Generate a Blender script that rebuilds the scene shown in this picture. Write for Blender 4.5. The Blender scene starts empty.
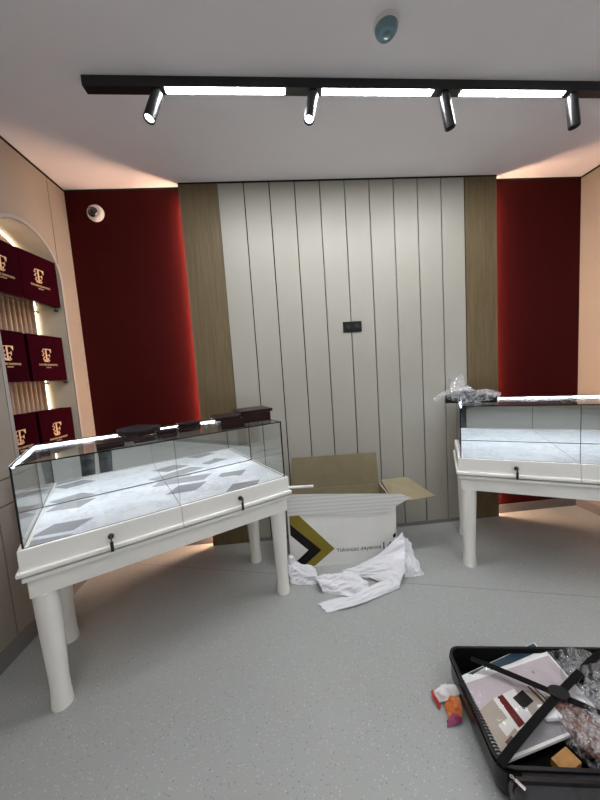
import bpy, bmesh, math, random
from mathutils import Vector, Matrix, noise, Euler
random.seed(7)
PI = math.pi
sc = bpy.context.scene
col = sc.collection

# ---------------------------------------------------------------- materials
def srgb(r, g, b):
    def c(v):
        v /= 255.0
        return v / 12.92 if v <= 0.04045 else ((v + 0.055) / 1.055) ** 2.4
    return (c(r), c(g), c(b), 1.0)

class NT:
    def __init__(s, name):
        s.m = bpy.data.materials.new(name); s.m.use_nodes = True
        s.t = s.m.node_tree; s.t.nodes.clear()
        s.out = s.n('ShaderNodeOutputMaterial')
    def n(s, typ, **kw):
        nd = s.t.nodes.new(typ)
        for k, v in kw.items():
            if k.startswith('i_'):
                nd.inputs[k[2:].replace('_', ' ')].default_value = v
            else:
                setattr(nd, k, v)
        return nd
    def l(s, a, b): s.t.links.new(a, b)
    def math(s, op, a, b=None):
        nd = s.n('ShaderNodeMath', operation=op)
        for i, v in enumerate((a, b)):
            if v is None: continue
            if isinstance(v, (int, float)): nd.inputs[i].default_value = v
            else: s.l(v, nd.inputs[i])
        return nd.outputs[0]
    def mix(s, fac, a, b):
        nd = s.n('ShaderNodeMix', data_type='RGBA')
        for i, v in ((0, fac), (6, a), (7, b)):
            if isinstance(v, (int, float, tuple)): nd.inputs[i].default_value = v
            else: s.l(v, nd.inputs[i])
        return nd.outputs[2]
    def coords(s, scale=(1, 1, 1), rot=(0, 0, 0)):
        tc = s.n('ShaderNodeTexCoord'); mp = s.n('ShaderNodeMapping')
        mp.inputs['Scale'].default_value = scale; mp.inputs['Rotation'].default_value = rot
        s.l(tc.outputs['Object'], mp.inputs['Vector']); return mp.outputs[0]
    def noise(s, vec, scale, detail=3, rough=.55, dist=0):
        nd = s.n('ShaderNodeTexNoise'); s.l(vec, nd.inputs['Vector'])
        nd.inputs['Scale'].default_value = scale; nd.inputs['Detail'].default_value = detail
        nd.inputs['Roughness'].default_value = rough; nd.inputs['Distortion'].default_value = dist
        return nd
    def ramp(s, fac, stops):
        nd = s.n('ShaderNodeValToRGB'); e = nd.color_ramp.elements
        while len(e) < len(stops): e.new(.5)
        for k, (p, c) in enumerate(stops):
            e[k].position = p; e[k].color = c
        s.l(fac, nd.inputs[0]); return nd.outputs[0]
    def bump(s, h, strength, dist=.01):
        nd = s.n('ShaderNodeBump'); nd.inputs['Strength'].default_value = strength
        nd.inputs['Distance'].default_value = dist; s.l(h, nd.inputs['Height']); return nd.outputs[0]
    def bsdf(s, color, rough=.5, metal=0., spec=.5, normal=None, **kw):
        b = s.n('ShaderNodeBsdfPrincipled')
        if isinstance(color, tuple): b.inputs['Base Color'].default_value = color
        else: s.l(color, b.inputs['Base Color'])
        if isinstance(rough, (int, float)): b.inputs['Roughness'].default_value = rough
        else: s.l(rough, b.inputs['Roughness'])
        b.inputs['Metallic'].default_value = metal
        b.inputs['Specular IOR Level'].default_value = spec
        if normal is not None: s.l(normal, b.inputs['Normal'])
        for k, v in kw.items(): b.inputs[k.replace('_', ' ')].default_value = v
        s.l(b.outputs[0], s.out.inputs[0]); return b

W1 = (1, 1, 1, 1); K0 = (0, 0, 0, 1)
def paint(name, c, rough=.5, spec=.4, var=.06, scale=3, bump=0., bscale=200, metal=0.):
    """one colour with a faint cloudy variation and optional fine grain"""
    t = NT(name); v = t.coords()
    n = t.noise(v, scale, 3)
    dark = tuple(x * (1 - var) for x in c[:3]) + (1,)
    lite = tuple(min(1, x * (1 + var)) for x in c[:3]) + (1,)
    colr = t.ramp(n.outputs[0], [(.3, dark), (.7, lite)])
    nm = None
    if bump:
        nm = t.bump(t.noise(v, bscale, 2).outputs[0], bump, .002)
    t.bsdf(colr, rough, metal, spec, nm)
    return t.m

def emitter(name, c, s):
    t = NT(name); e = t.n('ShaderNodeEmission'); e.inputs[0].default_value = c; e.inputs[1].default_value = s
    t.l(e.outputs[0], t.out.inputs[0]); return t.m

def glass_mat(name, tint, r0=.04, rough=0.0):
    """thin clear sheet: see-through with a Schlick mirror reflection on each face"""
    t = NT(name)
    g = t.n('ShaderNodeNewGeometry')
    d = t.n('ShaderNodeVectorMath', operation='DOT_PRODUCT')
    t.l(g.outputs['Incoming'], d.inputs[0]); t.l(g.outputs['Normal'], d.inputs[1])
    c = t.math('ABSOLUTE', d.outputs['Value'])
    k = t.math('POWER', t.math('SUBTRACT', 1.0, c), 5.0)
    f = t.math('ADD', t.math('MULTIPLY', k, 1 - r0), r0)
    tr = t.n('ShaderNodeBsdfTransparent'); tr.inputs[0].default_value = tint
    gl = t.n('ShaderNodeBsdfGlossy'); gl.inputs['Roughness'].default_value = rough
    mx = t.n('ShaderNodeMixShader'); t.l(f, mx.inputs[0]); t.l(tr.outputs[0], mx.inputs[1]); t.l(gl.outputs[0], mx.inputs[2])
    t.l(mx.outputs[0], t.out.inputs[0]); return t.m

def film_mat(name, tint, clear=.6, white=(.8, .8, .82, 1), rough=.12, gloss=.35, crease=16, crw=.3):
    """crinkled plastic film"""
    t = NT(name); v = t.coords()
    n = t.noise(v, 45, 4, .6)
    nm = t.bump(n.outputs[0], .8, .01)
    tr = t.n('ShaderNodeBsdfTransparent'); tr.inputs[0].default_value = tint
    df = t.n('ShaderNodeBsdfDiffuse'); df.inputs[0].default_value = white; t.l(nm, df.inputs['Normal'])
    gl = t.n('ShaderNodeBsdfGlossy'); gl.inputs['Roughness'].default_value = rough; t.l(nm, gl.inputs['Normal'])
    m1 = t.n('ShaderNodeMixShader')
    cr1 = t.math('ABSOLUTE', t.math('SUBTRACT', t.noise(v, crease, 5, .65, 1.5).outputs[0], .5))
    fc = t.ramp(cr1, [(0, (clear * crw,) * 3 + (1,)), (.022, (clear * .88,) * 3 + (1,)), (.09, (min(1, clear * 1.12),) * 3 + (1,))])
    t.l(fc, m1.inputs[0])
    t.l(df.outputs[0], m1.inputs[1]); t.l(tr.outputs[0], m1.inputs[2])
    m2 = t.n('ShaderNodeMixShader'); m2.inputs[0].default_value = gloss * .5
    lw = t.n('ShaderNodeLayerWeight'); lw.inputs[0].default_value = gloss; t.l(nm, lw.inputs['Normal'])
    t.l(t.math('MULTIPLY', lw.outputs['Facing'], .6), m2.inputs[0])
    t.l(m1.outputs[0], m2.inputs[1]); t.l(gl.outputs[0], m2.inputs[2])
    t.l(m2.outputs[0], t.out.inputs[0]); return t.m

M = {}
M['ceiling'] = paint('ceiling paint', (.88, .855, .885, 1), .8, .2, .02, 1.5)
M['white_panel'] = paint('pale grey panel', (.370, .358, .312, 1), .45, .4, .02, 2)
M['cream'] = paint('cream wall', (.315, .280, .240, 1), .55, .25, .02, 2)
M['red'] = paint('deep red wall', (.046, .0018, .0022, 1), .75, .12, .05, 3)
M['gap'] = paint('shadow gap black', (.012, .011, .010, 1), .7, .2)
M['niche'] = paint('niche lining', (.60, .53, .43, 1), .5, .3, .02)
M['flute'] = paint('fluted beige wood', (.42, .325, .25, 1), .6, .2, .04)
M['trim_white'] = paint('niche trim white', (.36, .345, .335, 1), .5, .3, .02)
M['case_white'] = paint('case lacquer', (.88, .875, .835, 1), .28, .5, .02, 4)
M['leg_white'] = M['case_white']
M['black'] = paint('black metal', (.012, .012, .013, 1), .35, .5, .1, 10)
M['black_gloss'] = paint('black gloss plastic', (.010, .010, .011, 1), .25, .5, .1, 20)
M['black_fabric'] = paint('black webbing', (.007, .007, .0075, 1), .85, .12, .25, 60, .4, 900)
M['grey_lining'] = paint('charcoal lining', (.035, .035, .038, 1), .7, .25, .25, 30, .5, 500)
M['burgundy'] = paint('burgundy paper', (.022, .0005, .0040, 1), .85, .03, .06, 8)
M['gold'] = paint('gold foil', (.85, .66, .42, 1), .35, .5, .1, 60, 0, 0, .3)
M['kraft'] = paint('kraft cardboard', (.285, .240, .150, 1), .8, .2, .06, 12, .25, 300)
M['kraft_dark'] = paint('kraft cardboard edge', (.22, .155, .095, 1), .85, .2, .08, 12, .3, 300)
M['olive'] = paint('olive gold print', (.235, .185, .022, 1), .6, .3, .05, 10)
M['ink'] = paint('black print', (.008, .008, .008, 1), .6, .2, .05, 10)
M['foam'] = paint('white foam strip', (.80, .81, .82, 1), .6, .3, .03, 20)
M['brownbox'] = paint('dark brown leatherette', (.019, .0075, .007, 1), .35, .3, .2, 30, .15, 700)
M['greytop'] = paint('grey brown lid', (.030, .025, .028, 1), .4, .4, .12, 30)
M['mirror_frame'] = paint('mirror edge', (.06, .062, .06, 1), .4, .5)
M['dark_edge'] = paint('dark glass edge', (.010, .014, .014, 1), .2, .5)
M['chrome'] = paint('chrome', (.7, .7, .72, 1), .2, .5, .05, 20, 0, 0, 1.)
M['detector'] = paint('pale blue detector cap', (.16, .27, .32, 1), .3, .5, .08, 30)
M['white_plastic'] = paint('white plastic', (.78, .77, .75, 1), .35, .5, .02)
M['paper'] = paint('white paper', (.78, .77, .78, 1), .5, .4, .02)
M['teal'] = paint('dark teal cover', (.020, .045, .065, 1), .3, .5, .05)
M['blue'] = paint('blue cover', (.015, .02, .22, 1), .35, .5, .05)
M['lens'] = paint('dark lens', (.01, .008, .012, 1), .08, .8)
M['skin'] = paint('skin', (.50, .30, .22, 1), .5, .4, .05, 8)
M['hair'] = paint('dark hair', (.02, .014, .010, 1), .6, .3, .3, 60)
M['trousers'] = paint('dark trousers', (.020, .022, .026, 1), .85, .2, .2, 20)
M['jumper'] = paint('grey jumper', (.08, .08, .085, 1), .9, .2, .15, 20)
M['wood_block'] = paint('tan wood block', (.36, .185, .055, 1), .6, .3, .2, 25)
M['red_foil'] = paint('red wrapper', (.55, .035, .03, 1), .35, .5, .1, 30)
M['orange_foil'] = paint('orange wrapper', (.62, .16, .03, 1), .35, .5, .15, 30)
M['magenta_foil'] = paint('magenta wrapper', (.25, .02, .10, 1), .35, .5, .15, 30)
M['lilac'] = paint('printed ceiling', (.50, .44, .47, 1), .22, .5, .06, 6)
M['print_white'] = paint('printed white', (.70, .68, .67, 1), .22, .5, .08, 12)
M['print_beige'] = paint('printed beige', (.40, .34, .29, 1), .22, .5, .08, 12)
M['print_floor'] = paint('printed floor', (.27, .26, .28, 1), .22, .5, .12, 12)
M['print_red'] = paint('printed red', (.12, .008, .010, 1), .22, .5, .05)
M['print_brown'] = paint('printed brown', (.11, .06, .04, 1), .22, .5, .05)
M['film'] = film_mat('clear plastic film', (.97, .97, .98, 1), .94, (.75, .75, .78, 1), .08, gloss=.20, crease=9, crw=.6)
M['film_soft'] = film_mat('bubble film', (.95, .95, .97, 1), .80, (.80, .80, .84, 1), .10, .36, 20)
M['film_sleeve'] = glass_mat('clear sleeve', (.98, .98, .98, 1), .05, .08)
M['glass'] = glass_mat('case glass', (.985, .994, .992, 1), .04)
M['shelf_glass'] = glass_mat('shelf glass', (.90, .95, .93, 1), .05)
M['led'] = emitter('cool white light diffuser', (.97, .98, 1, 1), 135)
M['led_fill'] = emitter('cool white light diffuser of the added fill tracks', (.97, .98, 1, 1), 84)  # fill light for the added, unseen tracks
M['case_led'] = emitter('case light strip', (.80, .89, 1, 1), 21)
M['warm_led'] = emitter('warm light strip', (1, .60, .39, 1), 118)
M['warm_led_right'] = emitter('warm light strip right', (1, .59, .37, 1), 115)
M['niche_led'] = emitter('niche light strip', (1, .86, .66, 1), 7)
M['spot_led'] = emitter('spot lamp face', (.95, .97, 1, 1), 5)

# mirror
t = NT('mirror silver'); g = t.n('ShaderNodeBsdfGlossy'); g.inputs[0].default_value = (.95, .965, .96, 1)
g.inputs['Roughness'].default_value = .012; t.l(g.outputs[0], t.out.inputs[0]); M['mirror'] = t.m
# floor: grey speckled vinyl
t = NT('speckled vinyl'); v = t.coords()
base = t.ramp(t.noise(v, 1.3, 4).outputs[0], [(.3, (.345, .360, .350, 1)), (.7, (.385, .400, .390, 1))])
vo = t.n('ShaderNodeTexVoronoi'); vo.inputs['Scale'].default_value = 105; t.l(v, vo.inputs['Vector'])
sep = t.n('ShaderNodeSeparateColor'); t.l(vo.outputs['Color'], sep.inputs[0])
near = t.math('LESS_THAN', vo.outputs['Distance'], .30)
wh = t.math('MULTIPLY', near, t.math('LESS_THAN', sep.outputs[0], .22))
dk = t.math('MULTIPLY', near, t.math('GREATER_THAN', sep.outputs[0], .88))
c1 = t.mix(wh, base, (.49, .505, .495, 1)); c2 = t.mix(dk, c1, (.25, .26, .255, 1))
fine = t.ramp(t.noise(v, 260, 2).outputs[0], [(.35, (.90, .90, .90, 1)), (.65, (1.06, 1.06, 1.06, 1))])
mul = t.n('ShaderNodeMix', data_type='RGBA', blend_type='MULTIPLY'); mul.inputs[0].default_value = 1
t.l(c2, mul.inputs[6]); t.l(fine, mul.inputs[7])
rr = t.ramp(t.noise(v, 30, 3).outputs[0], [(.3, (.34,) * 3 + (1,)), (.7, (.46,) * 3 + (1,))])
t.bsdf(mul.outputs[2], rr, 0, .45)
M['floor'] = t.m
M['skirting'] = paint('vinyl skirting', (.20, .19, .185, 1), .5, .4, .05, 8)
# wood
t = NT('oak veneer'); v = t.coords((14, 14, .55))
n1 = t.noise(v, 3.5, 6, .62, .6); n2 = t.noise(t.coords((90, 90, 2.5)), 3, 3)
c = t.ramp(n1.outputs[0], [(.28, (.118, .086, .043, 1)), (.5, (.148, .110, .058, 1)), (.74, (.182, .138, .077, 1))])
f = t.ramp(n2.outputs[0], [(.35, (.86, .86, .86, 1)), (.65, (1.06, 1.06, 1.06, 1))])
mul = t.n('ShaderNodeMix', data_type='RGBA', blend_type='MULTIPLY'); mul.inputs[0].default_value = 1
t.l(c, mul.inputs[6]); t.l(f, mul.inputs[7]); t.bsdf(mul.outputs[2], .5, 0, .3); M['wood'] = t.m
# marble decks
def marble(name, quads):
    t = NT(name); v = t.coords()
    n1 = t.noise(v, 5, 6, .6, 1.2)
    veins = t.math('ABSOLUTE', t.math('SUBTRACT', n1.outputs[0], .5))
    c = t.ramp(veins, [(0, (.66, .68, .71, 1)), (.03, (.77, .785, .81, 1)), (.12, (.83, .84, .86, 1))])
    v2 = t.coords((2.0, 9, 1), (0, 0, .25)); n2 = t.noise(v2, 6, 5, .65, .8)
    c = t.mix(t.ramp(n2.outputs[0], [(.52, K0), (.70, (.55,) * 3 + (1,))]), c, (.62, .64, .67, 1))
    if quads:
        vv = t.coords((5.2, 8.5, 1), (0, 0, .45))
        vo = t.n('ShaderNodeTexVoronoi', distance='CHEBYCHEV'); vo.inputs['Scale'].default_value = .88
        vo.inputs['Randomness'].default_value = .62; t.l(vv, vo.inputs['Vector'])
        sp = t.n('ShaderNodeSeparateColor'); t.l(vo.outputs['Color'], sp.inputs[0])
        k = t.math('MULTIPLY', t.math('LESS_THAN', vo.outputs['Distance'], .40), t.math('LESS_THAN', sp.outputs[1], .58))
        c = t.mix(k, c, (.35, .345, .36, 1))
    else: c = t.mix(1.0, c, t.ramp(veins, [(0, (.50, .53, .58, 1)), (.05, (.60, .625, .66, 1)), (.2, (.64, .66, .69, 1))]))
    t.bsdf(c, .6, 0, .2); return t.m
M['marble_quads'] = marble('pale marble with grey lozenges', True)
M['marble'] = marble('pale veined marble', False)
# white carton and its ribbed flap
t = NT('white carton'); v = t.coords()
t.bsdf(t.ramp(t.noise(v, 4, 4).outputs[0], [(.3, (.78, .78, .755, 1)), (.7, (.84, .84, .815, 1))]), .55, 0, .3, t.bump(t.noise(v, 9, 2).outputs[0], .25, .02))
M['carton'] = t.m
t = NT('ribbed carton flap'); v = t.coords()
sx = t.n('ShaderNodeSeparateXYZ'); t.l(v, sx.inputs[0])
n = t.noise(v, 8, 2)
zz = t.math('ADD', t.math('MULTIPLY', sx.outputs[2], 38.0), t.math('MULTIPLY', n.outputs[0], .5))
fr = t.math('FRACT', zz)
c = t.ramp(fr, [(0, (.50, .505, .50, 1)), (.12, (.68, .68, .67, 1)), (.5, (.74, .74, .72, 1)), (.93, (.70, .70, .69, 1)), (1, (.50, .505, .50, 1))])
t.bsdf(c, .45, 0, .4); M['flap'] = t.m
# foam wrap sheet
t = NT('foam wrap sheet'); v = t.coords()
nm = t.bump(t.noise(v, 40, 3, .5, .5).outputs[0], .45, .006)
b = t.bsdf((.74, .75, .79, 1), .5, 0, .4, nm)
b.inputs['Subsurface Weight'].default_value = 0
M['wrap'] = t.m
# copper coloured mesh packing seen through film
t = NT('brown bubble packing'); v = t.coords()
vo = t.n('ShaderNodeTexVoronoi'); vo.inputs['Scale'].default_value = 110; t.l(v, vo.inputs['Vector'])
c = t.ramp(vo.outputs['Distance'], [(0, (.34, .20, .16, 1)), (.5, (.16, .085, .07, 1)), (.9, (.06, .03, .025, 1))])
t.bsdf(c, .22, 0, .7, t.bump(vo.outputs['Distance'], .8, .006)); M['copper'] = t.m

# ---------------------------------------------------------------- mesh helpers
class MB:
    def __init__(s): s.v = []; s.f = []; s.mi = []; s.sm = []
    def add(s, vs, fs, mi=0, smooth=False, T=None):
        o = len(s.v)
        s.v += [tuple(T @ Vector(p)) if T is not None else tuple(p) for p in vs]
        for k, f in enumerate(fs):
            s.f.append(tuple(i + o for i in f)); s.mi.append(mi[k] if isinstance(mi, list) else mi); s.sm.append(smooth)
    def box(s, x0, x1, y0, y1, z0, z1, mi=0, T=None, bev=0):
        if bev:
            bm = bmesh.new(); bmesh.ops.create_cube(bm, size=1)
            bmesh.ops.scale(bm, vec=(x1 - x0, y1 - y0, z1 - z0), verts=bm.verts)
            bmesh.ops.translate(bm, vec=((x0 + x1) / 2, (y0 + y1) / 2, (z0 + z1) / 2), verts=bm.verts)
            bmesh.ops.bevel(bm, geom=bm.edges[:], offset=bev, segments=2, affect='EDGES', profile=.6)
            s.bm(bm, mi, T); return
        vs = [(x, y, z) for z in (z0, z1) for y in (y0, y1) for x in (x0, x1)]
        fs = [(0, 2, 3, 1), (4, 5, 7, 6), (0, 1, 5, 4), (2, 6, 7, 3), (0, 4, 6, 2), (1, 3, 7, 5)]
        s.add(vs, fs, mi, False, T)
    def bm(s, bm, mi=0, T=None, smooth=False):
        bm.verts.ensure_lookup_table(); bm.verts.index_update()
        s.add([v.co[:] for v in bm.verts], [[v.index for v in f.verts] for f in bm.faces], mi, smooth, T); bm.free()
    def lathe(s, prof, n=24, mi=0, T=None, cap=True, smooth=True):
        vs = []; fs = []
        for r, z in prof:
            for k in range(n):
                a = 2 * PI * k / n; vs.append((r * math.cos(a), r * math.sin(a), z))
        for i in range(len(prof) - 1):
            for k in range(n):
                a = i * n + k; b = i * n + (k + 1) % n; fs.append((a, b, b + n, a + n))
        s.add(vs, fs, mi, smooth, T)
        if cap:
            s.add([vs[k] for k in range(n)], [tuple(range(n - 1, -1, -1))], mi, False, T)
            s.add([vs[(len(prof) - 1) * n + k] for k in range(n)], [tuple(range(n))], mi, False, T)
    def prism(s, poly, z0, z1, mi=0, T=None, mi_top=None):
        n = len(poly)
        vs = [(x, y, z0) for x, y in poly] + [(x, y, z1) for x, y in poly]
        fs = [tuple(range(n - 1, -1, -1)), tuple(range(n, 2 * n))] + [(i, (i + 1) % n, n + (i + 1) % n, n + i) for i in range(n)]
        mm = [mi, mi if mi_top is None else mi_top] + [mi] * n
        s.add(vs, fs, mm, False, T)
    def tube(s, pts, r, n=8, mi=0, T=None, closed=False):
        pts = [Vector(p) for p in pts]; vs = []; fs = []; m = len(pts)
        for i, p in enumerate(pts):
            a = pts[(i - 1) % m] if (i or closed) else p; b = pts[(i + 1) % m] if (i < m - 1 or closed) else p
            d = (b - a).normalized(); u = d.orthogonal() if abs(d.z) > .95 else d.cross(Vector((0, 0, 1))); u.normalize(); w = d.cross(u)
            for k in range(n):
                q = 2 * PI * k / n; vs.append(tuple(p + u * (r * math.cos(q)) + w * (r * math.sin(q))))
        for i in range(m if closed else m - 1):
            for k in range(n):
                fs.append((i * n + k, i * n + (k + 1) % n, ((i + 1) % m) * n + (k + 1) % n, ((i + 1) % m) * n + k))
        if not closed: fs += [tuple(range(n - 1, -1, -1)), tuple(range((m - 1) * n, m * n))]
        s.add(vs, fs, mi, True, T)
    def text(s, body, size, depth, mi=0, T=None, align='CENTER'):
        cu = bpy.data.curves.new('txt', 'FONT'); cu.body = body; cu.size = size; cu.extrude = depth; cu.align_x = align; cu.resolution_u = 3
        ob = bpy.data.objects.new('txt', cu); col.objects.link(ob)
        dg = bpy.context.evaluated_depsgraph_get(); dg.update()
        me = bpy.data.meshes.new_from_object(ob.evaluated_get(dg))
        s.add([v.co[:] for v in me.vertices], [list(p.vertices) for p in me.polygons], mi, False, T)
        bpy.data.objects.remove(ob); bpy.data.meshes.remove(me); bpy.data.curves.remove(cu)
    def build(s, name, mats, parent=None, loc=None):
        me = bpy.data.meshes.new(name); me.from_pydata(s.v, [], s.f)
        for m in (mats if isinstance(mats, (list, tuple)) else [mats]): me.materials.append(m)
        me.polygons.foreach_set('material_index', s.mi); me.polygons.foreach_set('use_smooth', s.sm)
        bm = bmesh.new(); bm.from_mesh(me); bmesh.ops.recalc_face_normals(bm, faces=bm.faces); bm.to_mesh(me); bm.free()
        me.update()
        o = bpy.data.objects.new(name, me); col.objects.link(o)
        if parent is not None: o.parent = parent
        if loc is not None: o.location = loc
        return o

def tag(o, label=None, cat=None, group=None, kind=None):
    if label: o['label'] = label
    if cat: o['category'] = cat
    if group: o['group'] = group
    if kind: o['kind'] = kind
    return o
def empty(name, loc=(0, 0, 0), rz=0):
    o = bpy.data.objects.new(name, None); col.objects.link(o); o.location = loc; o.rotation_euler = (0, 0, rz); o.empty_display_size = .05
    return o
def copy_tree(o, parent=None):
    c = o.copy(); col.objects.link(c)
    if parent is not None: c.parent = parent
    for ch in list(o.children): copy_tree(ch, c)
    return c
def TR(x=0, y=0, z=0, rx=0, ry=0, rz=0):
    return Matrix.Translation((x, y, z)) @ Euler((rx, ry, rz)).to_matrix().to_4x4()
def frame(o, ex, ey):
    ex = Vector(ex).normalized(); ey = Vector(ey); ey = (ey - ex * ey.dot(ex)).normalized(); ez = ex.cross(ey)
    return Matrix(((ex.x, ey.x, ez.x, o[0]), (ex.y, ey.y, ez.y, o[1]), (ex.z, ey.z, ez.z, o[2]), (0, 0, 0, 1)))

def cr(ps, t):
    n = len(ps) - 1; i = min(int(t * n), n - 1); u = t * n - i
    p1, p2 = Vector(ps[i]), Vector(ps[i + 1]); p0 = Vector(ps[i - 1]) if i else 2 * p1 - p2; p3 = Vector(ps[i + 2]) if i + 2 <= n else 2 * p2 - p1
    return .5 * ((2 * p1) + (p2 - p0) * u + (2 * p0 - 5 * p1 + 4 * p2 - p3) * u * u + (3 * p1 - p0 - 3 * p2 + p3) * u ** 3)
def sheet(mb, rows, nu=40, nv=24, amp=.012, fs=9, mi=0, zmin=.003, seed=0, ridged=True):
    """crumpled sheet through a net of points"""
    vs = []; fc = []
    cols = [[cr(r, i / nu) for r in rows] for i in range(nu + 1)]
    g = [[cr(c, j / nv) for j in range(nv + 1)] for c in cols]
    for i in range(nu + 1):
        for j in range(nv + 1):
            p = g[i][j]; a = g[min(i + 1, nu)][j] - g[max(i - 1, 0)][j]; b = g[i][min(j + 1, nv)] - g[i][max(j - 1, 0)]
            n = a.cross(b); n = n.normalized() if n.length > 1e-9 else Vector((0, 0, 1))
            if ridged == 'fold':
                U, V = i / nu, j / nv
                h = .8 * noise.noise(Vector((U * 2.2 + V * 1.3, V * 5.5 - U * 1.5, seed * 3.7))) + .45 * (1 - 2 * abs(noise.noise(Vector((U * 3.5, V * 9 + U * 4, seed * 1.9))))) + .12 * noise.noise(p * 60)
                p = p + n * (amp * h)
                edge = 4 * V * (1 - V); p = p + (a.normalized() if a.length else a) * amp * .7 * noise.noise(Vector((U * 6, V * 6, seed + 20)))
            else:
                q = p * fs + Vector((seed * 7.1, seed * 3.3, seed))
                h = .6 * (1 - 2 * abs(noise.noise(q * 1.1))) + .35 * (1 - 2 * abs(noise.noise(q * 2.7 + Vector((3, 1, 2))))) - .3
                p = p + n * (amp * h) + Vector((noise.noise(q * .9 + Vector((9, 0, 0))), noise.noise(q * .9 + Vector((0, 9, 0))), 0)) * amp * .5
            if p.z < zmin: p.z = zmin
            vs.append(tuple(p))
    for i in range(nu):
        for j in range(nv):
            k = i * (nv + 1) + j; fc.append((k, k + nv + 1, k + nv + 2, k + 1))
    mb.add(vs, fc, mi, True)

# ---------------------------------------------------------------- the room
XL, XR, YB, YF, H = -1.473, 2.644, 2.544, -5.2, 2.844
D = 2.490                                                        # face of the slatted and wooden panels
def struct(o): o['kind'] = 'structure'; return o

mb = MB(); mb.box(XL - .4, XR + .1, YF - .1, YB + .1, -.06, 0)
floor = struct(mb.build('floor', M['floor']))
mb = MB()
a, b = Vector((-1.47, 2.436, .0004)), Vector((2.64, 1.262, .0004)); d = (b - a).normalized(); n = Vector((-d.y, d.x, 0)) * .0018
mb.add([a - n, b - n, b + n, a + n], [(0, 1, 2, 3)]); w = mb.build('weld_seam', M['skirting'], floor); w['kind'] = 'structure'
mb = MB(); mb.box(XL - .4, XR + .1, YF - .1, YB + .1, H, H + .06); struct(mb.build('ceiling', M['ceiling']))
mb = MB(); mb.box(XL - .4, XR + .1, YB, YB + .08, 0, H); struct(mb.build('wall_back', M['red']))
mb = MB(); mb.box(XR, XR + .08, YF, YB, 0, H); struct(mb.build('wall_right', M['cream']))
mb = MB(); mb.box(XL - .4, XR + .1, YF - .08, YF, 0, H); struct(mb.build('wall_front', M['cream']))

# left wall: panels with shadow joints, an arched niche cut through
AC_Y, AC_Z, AR = 2.085, 2.125, .278
NZ0 = .945; ND = .215; PT = .014
mb = MB()
def yz_prism(poly, x0, x1, mi=0):
    mb.add([(x0, y, z) for y, z in poly] + [(x1, y, z) for y, z in poly],
           [tuple(range(len(poly))), tuple(range(2 * len(poly) - 1, len(poly) - 1, -1))] +
           [(i, (i + 1) % len(poly), len(poly) + (i + 1) % len(poly), len(poly) + i) for i in range(len(poly))], mi)
arc = [(AC_Y + AR * math.cos(PI * k / 32), AC_Z + AR * math.sin(PI * k / 32)) for k in range(33)]
yr, yl = AC_Y + AR, AC_Y - AR
for x0, x1, mi, e in ((XL - PT, XL, 0, 0.004), (XL - PT - .02, XL - PT, 1, 0)):
    # big niche panel: below, left of, right of and above the arch
    zb = .932 + e
    yz_prism([(yl, zb), (yr, zb), (yr, NZ0), (yl, NZ0)], x0, x1, mi)
    yz_prism([(YF, zb), (yl, zb), (yl, AC_Z), (yl, H), (YF, H)], x0, x1, mi)
    for k in range(32):
        (ya, za), (yb2, zb2) = arc[k], arc[k + 1]
        yz_prism([(yb2, zb2), (ya, za), (ya, H), (yb2, H)], x0, x1, mi)
    yz_prism([(yr + 1.4 * e, zb), (YB, zb), (YB, H), (yr + 1.4 * e, H)], x0, x1, mi)
    yz_prism([(YF, .10), (1.635 - e, .10), (1.635 - e, .932 - e), (YF, .932 - e)], x0, x1, mi)
    yz_prism([(1.635 + e, .795 + e), (YB, .795 + e), (YB, .932 - e), (1.635 + e, .932 - e)], x0, x1, mi)
    yz_prism([(1.635 + e, .10), (YB, .10), (YB, .795 - e), (1.635 + e, .795 - e)], x0, x1, mi)
    yz_prism([(YF, 0), (YB, 0), (YB, .10), (YF, .10)], x0, x1, mi)
wall_left = struct(mb.build('wall_left', [M['cream'], M['gap']]))
# joint line right of the arch is part of the panel gap; niche lining
mb = MB()
out = [(yr, NZ0)] + arc + [(yl, NZ0)]
for i in range(len(out) - 1):
    (y0, z0), (y1, z1) = out[i], out[i + 1]
    sh = lambda y, z: (AC_Y + (y - AC_Y) * .992, AC_Z + (z - AC_Z) * (.992 if z > AC_Z else 1))
    (y0, z0), (y1, z1) = sh(y0, z0), sh(y1, z1)
    mb.add([(XL - ND, y0, z0), (XL + .0005, y0, z0), (XL + .0005, y1, z1), (XL - ND, y1, z1)], [(0, 1, 2, 3)])
mb.add([(XL - ND, yl, NZ0 + .0003), (XL, yl, NZ0 + .0003), (XL, yr, NZ0 + .0003), (XL - ND, yr, NZ0 + .0003)], [(0, 1, 2, 3)])
struct(mb.build('niche_lining', M['niche'], wall_left))
mb = MB()   # fluted back
per = .040; prof = []
y = yl
mbv = []
steps = 8
ys = []
while y < yr - 1e-4:
    w = min(per, yr - y)
    for k in range(steps):
        u = k / steps
        ys.append((y + u * w, XL - ND + .002 + .028 * math.sin(PI * min(1, u * 1.45)) ** .6 if u < .68 else XL - ND + .002))
    y += w
ys.append((yr, XL - ND + .002))
for (y0, x0), (y1, x1) in zip(ys, ys[1:]):
    def top(yy): return AC_Z + math.sqrt(max(0, AR ** 2 - (yy - AC_Y) ** 2))
    mb.add([(x0, y0, NZ0), (x1, y1, NZ0), (x1, y1, top(y1)), (x0, y0, top(y0))], [(0, 1, 2, 3)])
struct(mb.build('fluted_back', M['flute'], wall_left))
mb = MB()   # light strip round the back edge of the niche
r2 = AR - .012
pts = [(XL - ND + .032, yr - .012, NZ0 + .01)] + [(XL - ND + .032, AC_Y + r2 * math.cos(PI * k / 32), AC_Z + r2 * math.sin(PI * k / 32)) for k in range(33)] + [(XL - ND + .032, yl + .012, NZ0 + .01)]
mb.tube(pts, .0032, 6)
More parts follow.
